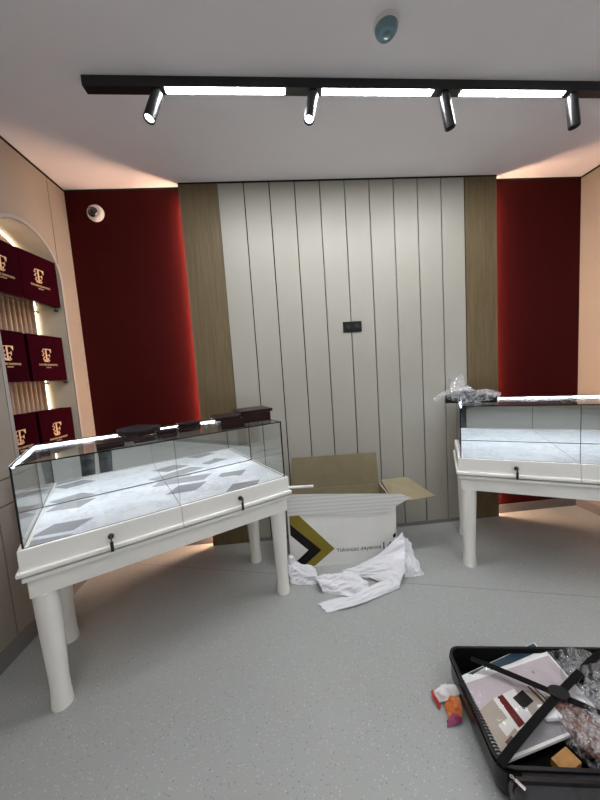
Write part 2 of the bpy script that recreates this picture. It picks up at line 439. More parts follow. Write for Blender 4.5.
struct(mb.build('niche_light', M['niche_led'], wall_left))
mb = MB()   # raised trim round the arch
for i in range(len(out) - 1):
    (y0, z0), (y1, z1) = out[i], out[i + 1]
    def off(y, z, r):
        if z >= AC_Z: v = Vector((y - AC_Y, z - AC_Z)).normalized() * r
        else: v = Vector((r if y > AC_Y else -r, 0))
        return y + v.x, z + v.y
    q = [(y0, z0), off(y0, z0, .022), off(y1, z1, .022), (y1, z1)]
    mb.add([(XL + .0015, *p) for p in q] + [(XL + .006, *p) for p in q], [(0, 1, 2, 3), (7, 6, 5, 4), (0, 4, 5, 1), (1, 5, 6, 2), (2, 6, 7, 3), (3, 7, 4, 0)])
struct(mb.build('trim_1', M['trim_white']))

# slatted panel and two wooden panels on the back wall
mb = MB()
x0, x1 = -.340, 1.591; n = 10; w = (x1 - x0) / n
for k in range(n):
    mb.box(x0 + k * w + (.004 if k else 0), x0 + (k + 1) * w - .004, D, D + .02, .03, H - .012, 0)
mb.box(x0, x1, D + .018, YB - .002, .0, H, 1)
struct(mb.build('trim_2', [M['white_panel'], M['gap']]))
for i, (xa, xb, core) in enumerate(((-.629, -.344, (-.56, -.345)), (1.595, 1.861, (1.596, 1.79)))):
    mb = MB(); mb.box(xa, xb, D - .001, D + .019, .004, H - .004, 0); mb.box(core[0], core[1], D + .019, YB - .002, .004, H - .004, 1)
    struct(mb.build('trim_%d' % (3 + i), [M['wood'], M['gap']]))
# warm light strips tucked behind the wooden panels
for i, x in enumerate((-.600, 1.832)):
    mb = MB()
    for k in range(40): mb.box(x - .004, x + .004, D + .030, D + .042, .05 + (H - .16) * k / 40, .05 + (H - .16) * (k + 1) / 40, 0)
    mb.box(x - .006, x + .006, D + .042, YB - .001, .05, H - .03, 1)
    o = mb.build('light_strip', [M[('warm_led', 'warm_led_right')[i]], M['white_plastic']])
    tag(o, ('warm light strip hidden behind the left wooden panel, washing the red wall', 'warm light strip hidden behind the right wooden panel, washing the red wall')[i], 'light strip', 'warm strips behind the wooden panels')
# black strips stand in for the shade of a gap under the ceiling
mb = MB()
mb.box(XL, XL + .006, YF, YB, H - .012, H - .0005); mb.box(XR - .006, XR, YF, YB, H - .012, H - .0005)
mb.box(XL + .006, -.63, YB - .005, YB, H - .012, H - .0005); mb.box(1.862, XR - .006, YB - .005, YB, H - .012, H - .0005)
mb.box(-.63, 1.862, D - .004, D - .0015, H - .011, H - .0005)
struct(mb.build('trim_5', M['gap']))
# skirtings
def skirt(name, boxes):
    mb = MB()
    for b in boxes: mb.box(*b)
    struct(mb.build(name, M['skirting']))
skirt('baseboard_left', [(XL, XL + .004, YF, YB, 0, .098)])
skirt('baseboard_right', [(XR - .004, XR, YF, YB, 0, .08)])
skirt('baseboard_back', [(XL + .004, -.63, YB - .004, YB, 0, .08), (1.862, XR - .004, YB - .004, YB, 0, .08), (-.34, 1.591, D - .003, D - .0002, 0, .032)])

# socket
s = empty('wall_socket', (.632, D, 1.72)); tag(s, 'black double wall socket mounted on the pale slatted panel', 'socket')
mb = MB(); mb.box(-.076, .076, -.009, -.0005, -.042, .042, bev=.003); mb.build('face_plate', M['ink'], s)
for x in (-.036, .036):
    mb = MB(); T = TR(x, -.0098, 0, PI / 2); mb.lathe([(.022, 0), (.0225, .0015), (.019, .0015), (.018, -.0005)], 20, T=T); mb.build('outlet', M['black_gloss'], s)

# wall camera on the red wall
c = empty('security_camera', (-1.262, YB, 2.672)); tag(c, 'small white round camera fixed high on the left red wall', 'camera')
mb = MB(); T = TR(0, 0, 0, PI / 2); mb.lathe([(.060, 0), (.060, .012), (.052, .026), (.040, .032), (.036, .030)], 32, T=T); mb.build('housing', M['white_plastic'], c)
E1 = TR(-.006, -.026, -.002) @ Euler((PI / 2 - .12, 0, -.30)).to_matrix().to_4x4()
mb = MB(); mb.lathe([(.0365 * math.cos(a), .0365 * math.sin(a)) for a in [k * PI / 2 / 8 for k in range(8)]] + [(.006, .0363)], 24, T=E1); eye = mb.build('eyeball', M['lens'], c)
mb = MB()
for a in range(4):
    mb.lathe([(.005, 0), (.005, .002)], 10, T=E1 @ TR(.015 * math.cos(a * PI / 2 + .4), .015 * math.sin(a * PI / 2 + .4), .0325))
mb.lathe([(.009, 0), (.008, .004)], 14, T=E1 @ TR(0, 0, .0345)); mb.build('camera_lens', M['chrome'], eye)

# smoke detector with its pale blue dust cap
s = empty('smoke_detector', (.574, 1.424, H)); tag(s, 'round smoke detector under a pale blue dust cap on the ceiling', 'smoke detector')
T = TR(0, 0, 0, PI)
mb = MB(); mb.lathe([(.054, .0), (.054, .014), (.050, .018)], 32, T=T); mb.build('base', M['white_plastic'], s)
mb = MB(); mb.lathe([(.049, .018), (.0475, .030), (.040, .042), (.030, .046), (.028, .044), (.014, .044), (.012, .050), (.004, .051)], 32, T=T); mb.build('dust_cap', M['detector'], s)

# ---------------------------------------------------------------- ceiling track lights
A_TR = .0161
def track(name, loc, label, x0=-.812, x1=2.40, bars=((-.438, .146), (.333, .919), (1.075, 1.665)), group=None):
    t = empty(name, loc, A_TR); tag(t, label, 'track light', group)
    h = .047
    mb = MB(); mb.box(x0, x1, -.024, .024, -h + .004, -.0005)
    xs = [x0] + [v for b in bars for v in b] + [x1]
    for k in range(0, len(xs), 2): mb.box(xs[k], xs[k + 1], -.024, .024, -h, -h + .004)
    for a, b in bars:
        for y0 in (-.024, .0215): mb.box(a, b, y0, y0 + .0025, -h, -h + .004)
    mb.build('rail', M['black'], t)
    for a, b in bars:
        mb = MB(); ns = 8
        for k in range(ns): mb.box(a + .001 + (b - a - .002) * k / ns, a + .001 + (b - a - .002) * (k + 1) / ns, -.014, .014, -h - .0012, -h + .0035)
        mb.build('light_bar', M['led'] if group is None else M['led_fill'], t)
    return t
def spotlight(x, y, tx, ty, label, group, lit=True):
    """tx, ty: lean of the barrel, as drop direction"""
    s = empty('track_spotlight', (x, y, H - .047)); tag(s, label, 'spotlight', group)
    mb = MB(); mb.box(-.018, .018, -.016, .016, -.018, -.0008, bev=.003); mb.lathe([(.008, -.035), (.008, -.016)], 14); mb.build('mount', M['black'], s)
    d = Vector((tx, ty, -1)).normalized(); z = -d
    q = Vector((0, 0, 1)).rotation_difference(z).to_matrix().to_4x4()
    T = Matrix.Translation((0, 0, -.018)) @ q
    mb = MB(); mb.lathe([(.0265, 0), (.0275, -.003), (.0275, -.152), (.0265, -.155), (.024, -.155), (.021, -.145)], 28, T=T, cap=False)
    mb.lathe([(.0265, -.0001), (.002, .0005)], 28, T=T); b = mb.build('barrel', M['black'], s)
    mb = MB(); mb.lathe([(.0205, -.146), (.0205, -.144)], 24, T=T); mb.build('lamp_face', M['spot_led'] if lit else M['lens'], b)
    return s
def ty(x): return 1.690 + .0161 * (x - .3)
track('track_light', (0, 1.690 - .0161 * .3, H), 'black ceiling track with three glowing light bars above the cases')
for x, tx, tyy, lab in ((-.478, -.27, -.30, 'leftmost black spotlight on the visible ceiling track, left of all light bars'),
                        (.287, -.24, -.28, 'second black spotlight from the left, between the first two light bars'),
                        (.985, .22, .02, 'third black spotlight from the left, between the second and third light bars'),
                        (1.715, .06, -.06, 'rightmost black spotlight on the visible track, near the photo\'s right edge')):
    spotlight(x, ty(x), tx, tyy, lab, 'spotlights on the ceiling track', x < .5)
full = ((-.9, -.3), (0, .6), (.9, 1.5), (1.7, 2.3))
for y, lab in ((.05, 'added unseen fill track with light bars above the photographer'), (-1.9, 'added unseen fill track with light bars in the middle of the shop'), (-3.8, 'added unseen fill track with light bars at the far end of the shop')):
    track('track_light', (0, y, H), lab, -1.1, 2.45, full, 'added fill tracks behind the viewer')  # out-of-view tracks added as ambient and front fill

# ---------------------------------------------------------------- display cases
L2, D2 = 1.225 / 2, .507 / 2
ZD, ZT, ZA = .757, 1.101, .542
def make_case(loc, rz, label, deck_mat, side_led):
    c = empty('display_case', loc, rz); tag(c, label, 'display case', 'glass jewellery cases on white legs')
    mb = MB()                                                    # apron frame and lower moulding
    mb.box(-L2, L2, -D2, D2, ZA, .620, bev=.002)
    mb.box(-L2 - .014, L2 + .014, -D2 - .014, D2 + .014, .620, .641, bev=.006)
    mb.box(-L2 + .03, L2 - .03, -D2 + .03, D2 - .03, .641, .651)
    mb.build('base', M['case_white'], c)
    mb = MB()                                                    # sides and back of the plinth with its moulding
    o = .014; m_ = .027
    mb.box(-L2 - o, L2 + o, D2 - .012, D2 + o, .671, ZD); mb.box(-L2 - o, -L2 + .017, -D2 + .006, D2 - .012, .671, ZD); mb.box(L2 - .017, L2 + o, -D2 + .006, D2 - .012, .671, ZD)
    mb.box(-L2 - m_, L2 + m_, -D2 - .002, D2 + m_, .651, .671, bev=.006)
    mb.build('plinth', M['case_white'], c)
    for sgn in (-1, 1):
        a, b = (-L2 - o, -.0012) if sgn < 0 else (.0012, L2 + o)
        am, bm_ = (-L2 - m_, -.0012) if sgn < 0 else (.0012, L2 + m_)
        mb = MB(); mb.box(a, b, -D2 - o, -D2 + .006, .668, ZD, bev=.0015); mb.box(am, bm_, -D2 - m_, -D2 - .002, .651, .671, bev=.006)
        dr = mb.build('drawer', M['case_white'], c)
        x = sgn * .31
        mb = MB(); T = TR(x, -D2 - o, .712, PI / 2)
        mb.lathe([(.0125, 0), (.0125, .005), (.010, .008), (.010, .012)], 18, T=T)
        mb.box(x - .0035, x + .0035, -D2 - o - .028, -D2 - o - .010, .708, .716)          # key shank
        mb.lathe([(.0145, -.0025), (.0145, .0025)], 16, T=TR(x, -D2 - o - .030, .714, 0, PI / 2, 0))
        mb.box(x - .0065, x + .0065, -D2 - o - .034, -D2 - o - .028, .652, .698, bev=.0015)     # second key hanging
        mb.tube([(x, -D2 - o - .030, .712), (x, -D2 - o - .032, .704), (x, -D2 - o - .030, .696)], .0015, 6)
        mb.build('lock', M['black'], dr)
        mb = MB(); a, b = (-L2 + .018, -.002) if sgn < 0 else (.002, L2 - .018)
        mb.box(a, b, -D2 + .007, D2 - .013, .742, ZD - .002); mb.build('deck_panel', deck_mat, c)
    i = .0456
    for sx in (-1, 1):
        for sy in (-1, 1):
            mb = MB()
            prof = [(.0415, 0), (.0415, .012), (.0385, .05), (.0365, .10), (.0372, .16), (.0405, .25), (.0440, .36), (.0465, .46), (.048, ZA)]
            mb.lathe(prof, 28, T=TR(sx * (L2 - i), sy * (D2 - i))); mb.build('leg', M['leg_white'], c)
    # glass: faces clear, cut edges dark
    def pane(x0, x1, y0, y1, z0, z1, thin):
        mb = MB(); vs = [(x, y, z) for z in (z0, z1) for y in (y0, y1) for x in (x0, x1)]
        fs = [(0, 2, 3, 1), (4, 5, 7, 6), (0, 1, 5, 4), (2, 6, 7, 3), (0, 4, 6, 2), (1, 3, 7, 5)]
        ax = [2, 2, 1, 1, 0, 0]
        mb.add(vs, fs, [0 if k == thin else 1 for k in ax]); o = mb.build('glass_pane', [M['glass'], M['dark_edge']], c); return o
    th = .006
    pane(-L2, -.0008, -D2, -D2 + th, ZD + .0005, ZT - th, 1); pane(.0008, L2, -D2, -D2 + th, ZD + .0005, ZT - th, 1)
    pane(-L2, -L2 + th, -D2 + th, D2 - .008, ZD + .0005, ZT - th, 0); pane(L2 - th, L2, -D2 + th, D2 - .008, ZD + .0005, ZT - th, 0)
    pane(-L2, L2, -D2, D2, ZT - th, ZT, 2)
    mb = MB(); mb.box(-L2 + .001, L2 - .001, D2 - .007, D2 - .001, ZD + .0005, ZT - th - .0005, 1)
    mb.add([(-L2 + .007, D2 - .0075, ZD), (L2 - .007, D2 - .0075, ZD), (L2 - .007, D2 - .0075, ZT - th - .014), (-L2 + .007, D2 - .0075, ZT - th - .014)], [(0, 1, 2, 3)], 0)
    mb.box(-L2 + .007, L2 - .007, D2 - .0105, D2 - .0078, ZD - .001, ZD + .0035, 1)
    tag(mb.build('mirror_back', [M['mirror'], M['mirror_frame']], c), 'mirrored back panel')
    mb = MB()
    for k in range(24): mb.box(-L2 + .007 + (2 * L2 - .014) * k / 24, -L2 + .007 + (2 * L2 - .014) * (k + 1) / 24, D2 - .0165, D2 - .0085, ZT - th - .009, ZT - th - .0008)
    tag(mb.build('light_strip', M['case_led'], c), 'glowing white light strip')
    if side_led:
        mb = MB(); mb.box(-L2 + .007, -L2 + .012, -D2 + .012, D2 - .021, ZT - th - .006, ZT - th - .0008, bev=.001)
        tag(mb.build('light_strip', M['case_led'], c), 'glowing white light strip')
    return c
LC = (-.6557, 1.7791, .4986); RC = (1.8191, 1.8344, -0.4950)
make_case((LC[0], LC[1], 0), LC[2], 'white-legged glass display case on the left with brown jewellery boxes on top', M['marble_quads'], True)
make_case((RC[0], RC[1], 0), RC[2], 'white-legged glass display case on the right with a film-wrapped bundle on its corner', M['marble'], True)

# ---------------------------------------------------------------- gift bags in the niche
def serif_F(mb, T, h, mi=0, d=.0006):
    def pr(poly): mb.prism([(x * h, y * h) for x, y in poly], 0, d, mi, T)
    pr([(.25, .05), (.38, .05), (.38, .95), (.25, .95)])
    pr([(.10, 0), (.52, 0), (.52, .045), (.40, .07), (.22, .07), (.10, .045)])
    pr([(.20, 1), (.20, .955), (.26, .93), (.62, .93), (.76, .70), (.80, .72), (.82, 1)])
    pr([(.40, .47), (.55, .47), (.62, .36), (.65, .36), (.65, .64), (.62, .64), (.55, .53), (.40, .53)])
    for k, (x, y, a) in enumerate(((.08, .92, .8), (.02, .76, -.3), (.10, .62, .6), (.02, .48, -.5), (.12, .34, .7), (.05, .20, -.4), (.13, .10, .5), (.48, .24, .9), (.52, .12, -.4))):
        pts = []
        for j in range(10):
            q = 2 * PI * j / 10; u, w = .10 * math.cos(q), .042 * math.sin(q)
            pts.append((x + u * math.cos(a) - w * math.sin(a), y + u * math.sin(a) + w * math.cos(a)))
        pr(pts)
def make_bag(W, Hb, Db):
    b = empty('gift_bag')
    mb = MB(); g = .018                                          # gussets pinched in towards the top
    ys = 6
    ring = lambda z, k: [(-W / 2, 0, z), (W / 2, 0, z), (W / 2 - g * k, Db / 2, z), (W / 2, Db, z), (-W / 2, Db, z), (-W / 2 + g * k, Db / 2, z)]
    vs = []; fs = []
    for j in range(ys + 1): vs += ring(Hb * j / ys, j / ys)
    for j in range(ys):
        for k in range(6): fs.append((j * 6 + k, j * 6 + (k + 1) % 6, j * 6 + 6 + (k + 1) % 6, j * 6 + 6 + k))
    fs.append(tuple(range(5, -1, -1)))
    o = len(vs); vs += [(x * .985, .003 + y * (Db - .006) / Db, Hb) for x, y, z in ring(0, 1)] + [(x * .985, .003 + y * (Db - .006) / Db, Hb - .06) for x, y, z in ring(0, 1)]
    t_ = ys * 6
    for k in range(6):
        k2 = (k + 1) % 6; fs.append((t_ + k, t_ + k2, o + k2, o + k)); fs.append((o + k, o + k2, o + 6 + k2, o + 6 + k))
    fs.append(tuple(o + 6 + k for k in range(6)))
    mb.add(vs, fs); mb.build('bag_body', M['burgundy'], b)
    mb = MB(); T = TR(0, -.0004, 0, PI / 2)
    serif_F(mb, T @ TR(-.042, Hb * .42, 0), .086)
    mb.text('FAVORI DIAMOND', .0175, .0003, 0, T @ TR(-.006, Hb * .335, .0004)); mb.text('JEWELRY', .0105, .0003, 0, T @ TR(-.006, Hb * .285, .0004))
    tag(mb.build('bag_logo', M['gold'], b), 'gold printed letter F logo')
    return b
def shelf(z, lab):
    s = empty('glass_shelf', (XL - .105, AC_Y, z)); tag(s, lab, 'shelf', 'glass shelves in the niche')
    mb = MB(); mb.box(-.1, .092, -AR + .005, AR - .005, -.004, .004); mb.build('shelf_board', M['shelf_glass'], s)
    for y in (-AR + .014, AR - .014):
        for x in (-.07, .06):
            mb = MB(); mb.box(x - .008, x + .008, y - .0115, y + .0115, -.014, -.0045); mb.build('shelf_pin', M['black'], s)
Z1, Z2 = 1.945, 1.442
shelf(Z1 - .0045, 'upper glass shelf in the arched niche, under the top gift bags')
shelf(Z2 - .0045, 'lower glass shelf in the arched niche, under the middle gift bags')
proto = None
rows = [(Z1 + .0005, 'top', .008), (Z2 + .0005, 'middle', .045), (NZ0 + .0008, 'bottom', .045)]
for z, word, dep in rows:
    for side, y, dd, ang in (('right', 2.211, 0, .09), ('left', 1.934, .020, .04)):
        if proto is None:
            proto = {'right': make_bag(.278, .302, .075), 'left': make_bag(.230, .302, .066)}; used = set()
        if side not in used: o = proto[side]; used.add(side)
        else: o = copy_tree(proto[side])
        if word == 'top' and side == 'right': y = 2.188
        o.location = (XL - dep - dd, y, z)
        # local -y faces +x (into the room); slight turn towards the viewer
        o.rotation_euler = (0, 0, PI / 2 - ang)
        place = {'top': 'on the upper glass shelf', 'middle': 'on the lower glass shelf', 'bottom': 'on the niche floor behind the glass case'}[word]
        tag(o, 'burgundy gift bag with gold F, %s one %s' % (side, place), 'gift bag', 'burgundy gift bags in the niche')

# ---------------------------------------------------------------- jewellery boxes on the left case
ZZ = ZT + .0006
def tray(name, x, y, rz, w, d, h, lab, top=None, bev=.004):
    t = empty(name, (x, y, ZZ), rz); tag(t, lab, 'jewellery box', 'brown jewellery boxes on the left case')
    mb = MB(); mb.box(-w / 2, w / 2, -d / 2, d / 2, 0, h * .62, bev=bev); mb.build('box_base', M['brownbox'], t)
    mb = MB(); mb.box(-w / 2 - .002, w / 2 + .002, -d / 2 - .002, d / 2 + .002, h * .64, h, bev=bev)
    mb.box(-w / 2 + .004, w / 2 - .004, -d / 2 + .004, d / 2 - .004, h * .6, h * .66); mb.build('lid', top or M['brownbox'], t)
    return t
def lw(u, v):
    a = LC[2]; return LC[0] + u * math.cos(a) - v * math.sin(a), LC[1] + u * math.sin(a) + v * math.cos(a)
A = LC[2]
tray('jewelry_box', *lw(-.268, -.185), A + .02, .11, .12, .030, 'low dark brown jewellery box, leftmost on the left glass case')
tray('jewelry_box', -.797, 1.785, A - .95, .175, .14, .042, 'wide flat jewellery box with a greyish lid, near the left case\'s light strip', M['greytop'])
tray('jewelry_box', *lw(-.188, -.105), A, .085, .06, .020, 'small thin brown jewellery box lying before the wide grey-lidded box, the farther of two')
tray('jewelry_box', *lw(-.126, -.185), A + .05, .095, .055, .022, 'small thin brown jewellery box lying nearest the front glass of the left case')
def stack(u, v, n, w, d, h, flare, labels, rot=0):
    for k in range(n):
        x, y = lw(u, v)
        t = empty('jewelry_tray', (x + random.uniform(-.003, .003), y + random.uniform(-.003, .003), ZZ + k * (h + .0008)), A + rot + random.uniform(-.06, .06))
        tag(t, labels[k], 'jewellery tray', 'stacked brown trays on the left case')
        mb = MB(); r = [(-w / 2, -d / 2), (w / 2, -d / 2), (w / 2, d / 2), (-w / 2, d / 2)]
        bm = bmesh.new(); vs0 = [bm.verts.new((x_ * flare, y_ * flare, 0)) for x_, y_ in r]; vs1 = [bm.verts.new((x_, y_, h)) for x_, y_ in r]
        bm.faces.new(vs0[::-1]); bm.faces.new(vs1)
        for i in range(4): bm.faces.new((vs0[i], vs0[(i + 1) % 4], vs1[(i + 1) % 4], vs1[i]))
        bmesh.ops.bevel(bm, geom=[e for e in bm.edges if abs(e.verts[0].co.z - e.verts[1].co.z) > h / 2], offset=.012, segments=4, affect='EDGES')
        mb.bm(bm); mb.build('tray_body', M['brownbox'], t)
        mb = MB(); mb.box(-w / 2 + .010, w / 2 - .010, -d / 2 + .010, d / 2 - .010, h - .001, h + .0004); mb.build('tray_pad', M['greytop'], t)
stack(-.014, -.155, 2, .105, .075, .018, .86, ['lower brown tray of the two-tray stack in the middle of the left case', 'upper brown tray of the two-tray stack in the middle of the left case'])
stack(.118, -.075, 3, .125, .085, .0155, .88, ['bottom brown tray of the three-tray stack, beside the left case\'s light strip', 'middle brown tray of the three-tray stack, beside the left case\'s light strip', 'top brown tray of the three-tray stack, beside the left case\'s light strip'])
def lid_box(x, y, rz, w, d, h, lab, lx, ly, lrz, tilt):
    t = empty('jewelry_box', (x, y, ZZ), rz); tag(t, lab, 'jewellery box', 'brown jewellery boxes on the left case')
    mb = MB(); mb.box(-w / 2, w / 2, -d / 2, d / 2, 0, .006); k = .006
    mb.box(-w / 2, w / 2, -d / 2, -d / 2 + k, 0, h); mb.box(-w / 2, w / 2, d / 2 - k, d / 2, 0, h); mb.box(-w / 2, -w / 2 + k, -d / 2 + k, d / 2 - k, 0, h); mb.box(w / 2 - k, w / 2, -d / 2 + k, d / 2 - k, 0, h)
    mb.box(-w / 2 + k, w / 2 - k, -d / 2 + k, d / 2 - k, .006, h * .85)
    mb.build('box_base', M['brownbox'], t)
    mb = MB(); mb.box(-w / 2 - .004, w / 2 + .004, -d / 2 - .004, d / 2 + .004, 0, .018, T=TR(lx, ly, h + .002, tilt, 0, lrz), bev=.003)
    mb.build('lid', M['brownbox'], t)
x, y = lw(.325, -.175)
lid_box(x, y, A - .12, .130, .125, .052, 'square brown jewellery box with lid askew, second from the left case\'s right end', -.028, .006, .06, .05)
lid_box(-.182, 1.972, .40, .200, .155, .056, 'largest dark brown jewellery box with raised lid, at the right end of the left case', .012, .004, .04, .03)

# ---------------------------------------------------------------- film-wrapped bundle on the right case
RA = RC[2]
def rw(u, v, z): return Vector((RC[0] + u * math.cos(RA) - v * math.sin(RA), RC[1] + u * math.sin(RA) + v * math.cos(RA), z))
b = empty('wrapped_bundle', rw(-.54, -.09, ZZ), RA); tag(b, 'crumpled clear-film bundle around a dark box on the right case\'s left corner', 'wrapped bundle')
mb = MB(); mb.box(-.155, .15, -.06, .06, .004, .056, bev=.006, T=TR(0, 0, 0)); mb.box(-.05, .07, -.04, .04, .054, .078, bev=.003, T=TR(0, 0, 0, 0, 0, .1)); mb.build('dark_box', M['black_gloss'], b)
mb = MB()
# body of film: lumpy closed blob
nu, nv = 40, 18; vs = []; fs = []
for i in range(nu):
    a = 2 * PI * i / nu
    for j in range(nv + 1):
        p = -PI / 2 + PI * j / nv
        ca = math.copysign(abs(math.cos(p)) ** .55, math.cos(p)); sa = math.copysign(abs(math.sin(p)) ** .7, math.sin(p))
        x_ = .172 * ca * math.copysign(abs(math.cos(a)) ** .8, math.cos(a)); y_ = .075 * ca * math.copysign(abs(math.sin(a)) ** .8, math.sin(a)); z_ = .040 + .040 * sa
        if z_ > .05 and x_ < .05: z_ += .018 * max(0, 1 - abs(x_ + .06) / .12)
        n_ = noise.noise(Vector((x_ * 22, y_ * 22, z_ * 30))) + .6 * abs(noise.noise(Vector((x_ * 55, y_ * 55, z_ * 55))))
        q = Vector((x_, y_, z_)) * (1 + .0 * n_) + Vector((x_ * .35, y_ * .6, .02 * (z_ > .02))) * n_ * .42
        q.z = max(.001, q.z); vs.append(tuple(q))
for i in range(nu):
    for j in range(nv): fs.append((i * (nv + 1) + j, ((i + 1) % nu) * (nv + 1) + j, ((i + 1) % nu) * (nv + 1) + j + 1, i * (nv + 1) + j + 1))
mb.add(vs, fs, 0, False)
# peaks and loose tails
def tail(rows, seed, amp=.014):
    sheet(mb, rows, 18, 10, amp, 30, 0, -1, seed)
    mb.sm = [False] * len(mb.sm)
tail([[(-.16, -.05, .05), (-.10, -.06, .075), (-.02, -.05, .085), (.05, -.04, .072)], [(-.15, -.02, .09), (-.105, -.02, .12), (-.045, -.01, .125), (.02, 0, .085)], [(-.125, 0, .105), (-.10, .01, .150), (-.048, .01, .172), (-.01, .02, .10)], [(-.13, .01, .175), (-.08, .02, .168), (-.042, .015, .200), (-.03, .02, .15)]], 1)
tail([[(-.14, -.03, .03), (-.15, -.01, .06), (-.13, .02, .09)], [(-.18, -.03, .02), (-.185, -.005, .055), (-.17, .02, .075)], [(-.235, -.03, .018), (-.225, -.02, .03), (-.215, 0, .045)]], 2, .008)
tail([[(.03, -.06, .05), (.10, -.06, .06), (.165, -.04, .05)], [(.04, -.02, .085), (.11, -.01, .085), (.168, 0, .06)], [(.05, .04, .06), (.11, .05, .06), (.16, .04, .04)]], 3)
mb.build('film_wrap', M['film_soft'], b)

# ---------------------------------------------------------------- carton
FL, FR_ = Vector((0, 2.09, 0)), Vector((.765, 2.05, 0)); ux = (FR_ - FL).normalized(); uy = Vector((-ux.y, ux.x, 0))
CW, CD, CH = .766, .385, .425
cang = math.atan2(ux.y, ux.x)
c = empty('carton', FL, cang); tag(c, 'open white carton with an olive and black chevron, standing against the slatted panel', 'carton')
th = .006
mb = MB(); mb.box(0, CW, 0, th, 0, CH, 0); mb.box(0, CW, th, CD, 0, th, 1)
mb.box(0, CW, CD - th, CD, th, CH, 1); mb.box(0, th, th, CD - th, th, CH, 0); mb.box(CW - th, CW, th, CD - th, th, CH, 0)
# kraft lining inside
k = .0008
mb.box(th, CW - th, CD - th - k, CD - th, th, CH, 1); mb.box(CW - th - k, CW - th, th, CD - th, th, CH, 1); mb.box(th, th + k, th, CD - th, th, CH, 1); mb.box(th, CW - th, th, th + k, th, CH, 1)
mb.build('box_body', [M['carton'], M['kraft']], c)
def slab(poly, n, t=.004, mi=(0, 1)):
    """flat flap from an outline in local space, thickness t along n"""
    m = len(poly); n = Vector(n).normalized() * t; mb.add([Vector(p) for p in poly] + [Vector(p) + n for p in poly],
        [tuple(range(m)), tuple(range(2 * m - 1, m - 1, -1))] + [(i, (i + 1) % m, m + (i + 1) % m, m + i) for i in range(m)], [mi[0], mi[1]] + [mi[1]] * m)
mb = MB(); fy = -.0045; slab([(0, fy, .392), (.70, fy, .358), (.768, fy, .405), (.878, fy, .458), (.80, fy, .492), (.40, fy, .522), (.0, fy, .548)], (0, 1, 0), .003); mb.build('front_flap', [M['flap'], M['kraft']], c)
mb = MB(); slab([(.03, CD - .004, CH), (.755, CD - .004, CH), (.738, CD - .020, CH + .27), (.05, CD - .024, CH + .275)], (0, 1, 0), .004, (0, 0)); mb.build('back_flap', [M['kraft'], M['kraft_dark']], c)
mb = MB(); slab([(CW, .02, CH), (CW, CD - .03, CH + .035), (CW + .215, CD - .035, CH + .048), (CW + .315, .065, CH - .002), (CW + .14, .03, CH - .006)], (0, 0, 1), .004, (1, 0)); mb.build('side_flap', [M['kraft'], M['kraft_dark']], c)
mb = MB(); slab([(0, .03, CH), (0, CD - .03, CH), (-.10, CD - .06, CH - .15), (-.10, .07, CH - .15)], (-.8, 0, .5), .004, (1, 0)); mb.build('side_flap', [M['kraft'], M['carton']], c)
# printed marks on the front: x along the face, y up; stands .6 mm proud of the board
mb = MB(); T = TR(0, -.0004, 0, PI / 2)
mb.prism([(.012, .386), (.080, .386), (.319, .122), (.170, .004), (.090, .004), (.224, .119), (.012, .330)], 0, .0006, 0, T)
mb.prism([(.012, .329), (.224, .119), (.095, .010), (.045, .052), (.131, .126), (.012, .245)], 0, .0009, 1, T)
mb.text('Yükünüzü dəyərinə', .040, .0003, 1, T @ TR(.331, .096, .0006), 'LEFT'); mb.text('14', .082, .0005, 1, T @ TR(.650, .088, .0008), 'LEFT')
mb.prism([(.738, .190), (.762, .208), (.758, .176), (.742, .168)], 0, .0006, 1, T)
mb.build('printed_marks', [M['olive'], M['ink']], c)
# foam strip poking out of the carton
mb = MB(); mb.box(-.10, .165, -.012, .012, -.009, .009, bev=.008)
o = mb.build('foam_strip', M['foam']); p = FL + ux * .035 + uy * .075; o.location = (p.x, p.y, CH + .140); o.rotation_euler = (0, .02, cang)
tag(o, 'short white foam strip lying across the open carton beside the left case', 'foam strip')

# ---------------------------------------------------------------- foam wrap spilling in front of the carton
mb = MB()
sheet(mb, [[(.785, 1.985, .245), (.615, 1.985, .105), (.45, 1.98, .030), (.345, 1.98, .010)], [(.772, 1.93, .165), (.61, 1.93, .10), (.46, 1.945, .045), (.35, 1.965, .012)],
           [(.735, 1.85, .085), (.62, 1.86, .075), (.50, 1.90, .035), (.37, 1.95, .010)], [(.66, 1.76, .012), (.61, 1.785, .02), (.50, 1.885, .010), (.38, 1.94, .006)]], 60, 44, .017, 11, seed=1, ridged='fold')
sheet(mb, [[(.135, 1.72, .008), (.33, 1.735, .025), (.50, 1.785, .04), (.655, 1.85, .05)], [(.16, 1.68, .014), (.345, 1.70, .032), (.51, 1.755, .04), (.67, 1.80, .04)], [(.19, 1.645, .005), (.36, 1.665, .01), (.52, 1.715, .01), (.665, 1.76, .012)]], 60, 20, .013, 12, seed=2, ridged='fold')
sheet(mb, [[(.165, 1.90, .05), (.30, 1.905, .055), (.43, 1.90, .05)], [(.155, 1.86, .072), (.30, 1.86, .085), (.445, 1.84, .07)], [(.17, 1.82, .05), (.315, 1.80, .06), (.47, 1.77, .05)], [(.185, 1.80, .004), (.325, 1.755, .006), (.49, 1.72, .006)]], 56, 40, .018, 13, seed=3, ridged='fold')
sheet(mb, [[(-.012, 2.035, .14), (.06, 2.03, .085), (.165, 2.015, .03)], [(-.02, 1.99, .085), (.06, 1.97, .08), (.165, 1.945, .05)], [(-.02, 1.95, .05), (.06, 1.925, .05), (.17, 1.90, .05)], [(-.005, 1.925, .004), (.06, 1.895, .004), (.175, 1.88, .004)]], 44, 44, .020, 14, seed=4, ridged='fold')
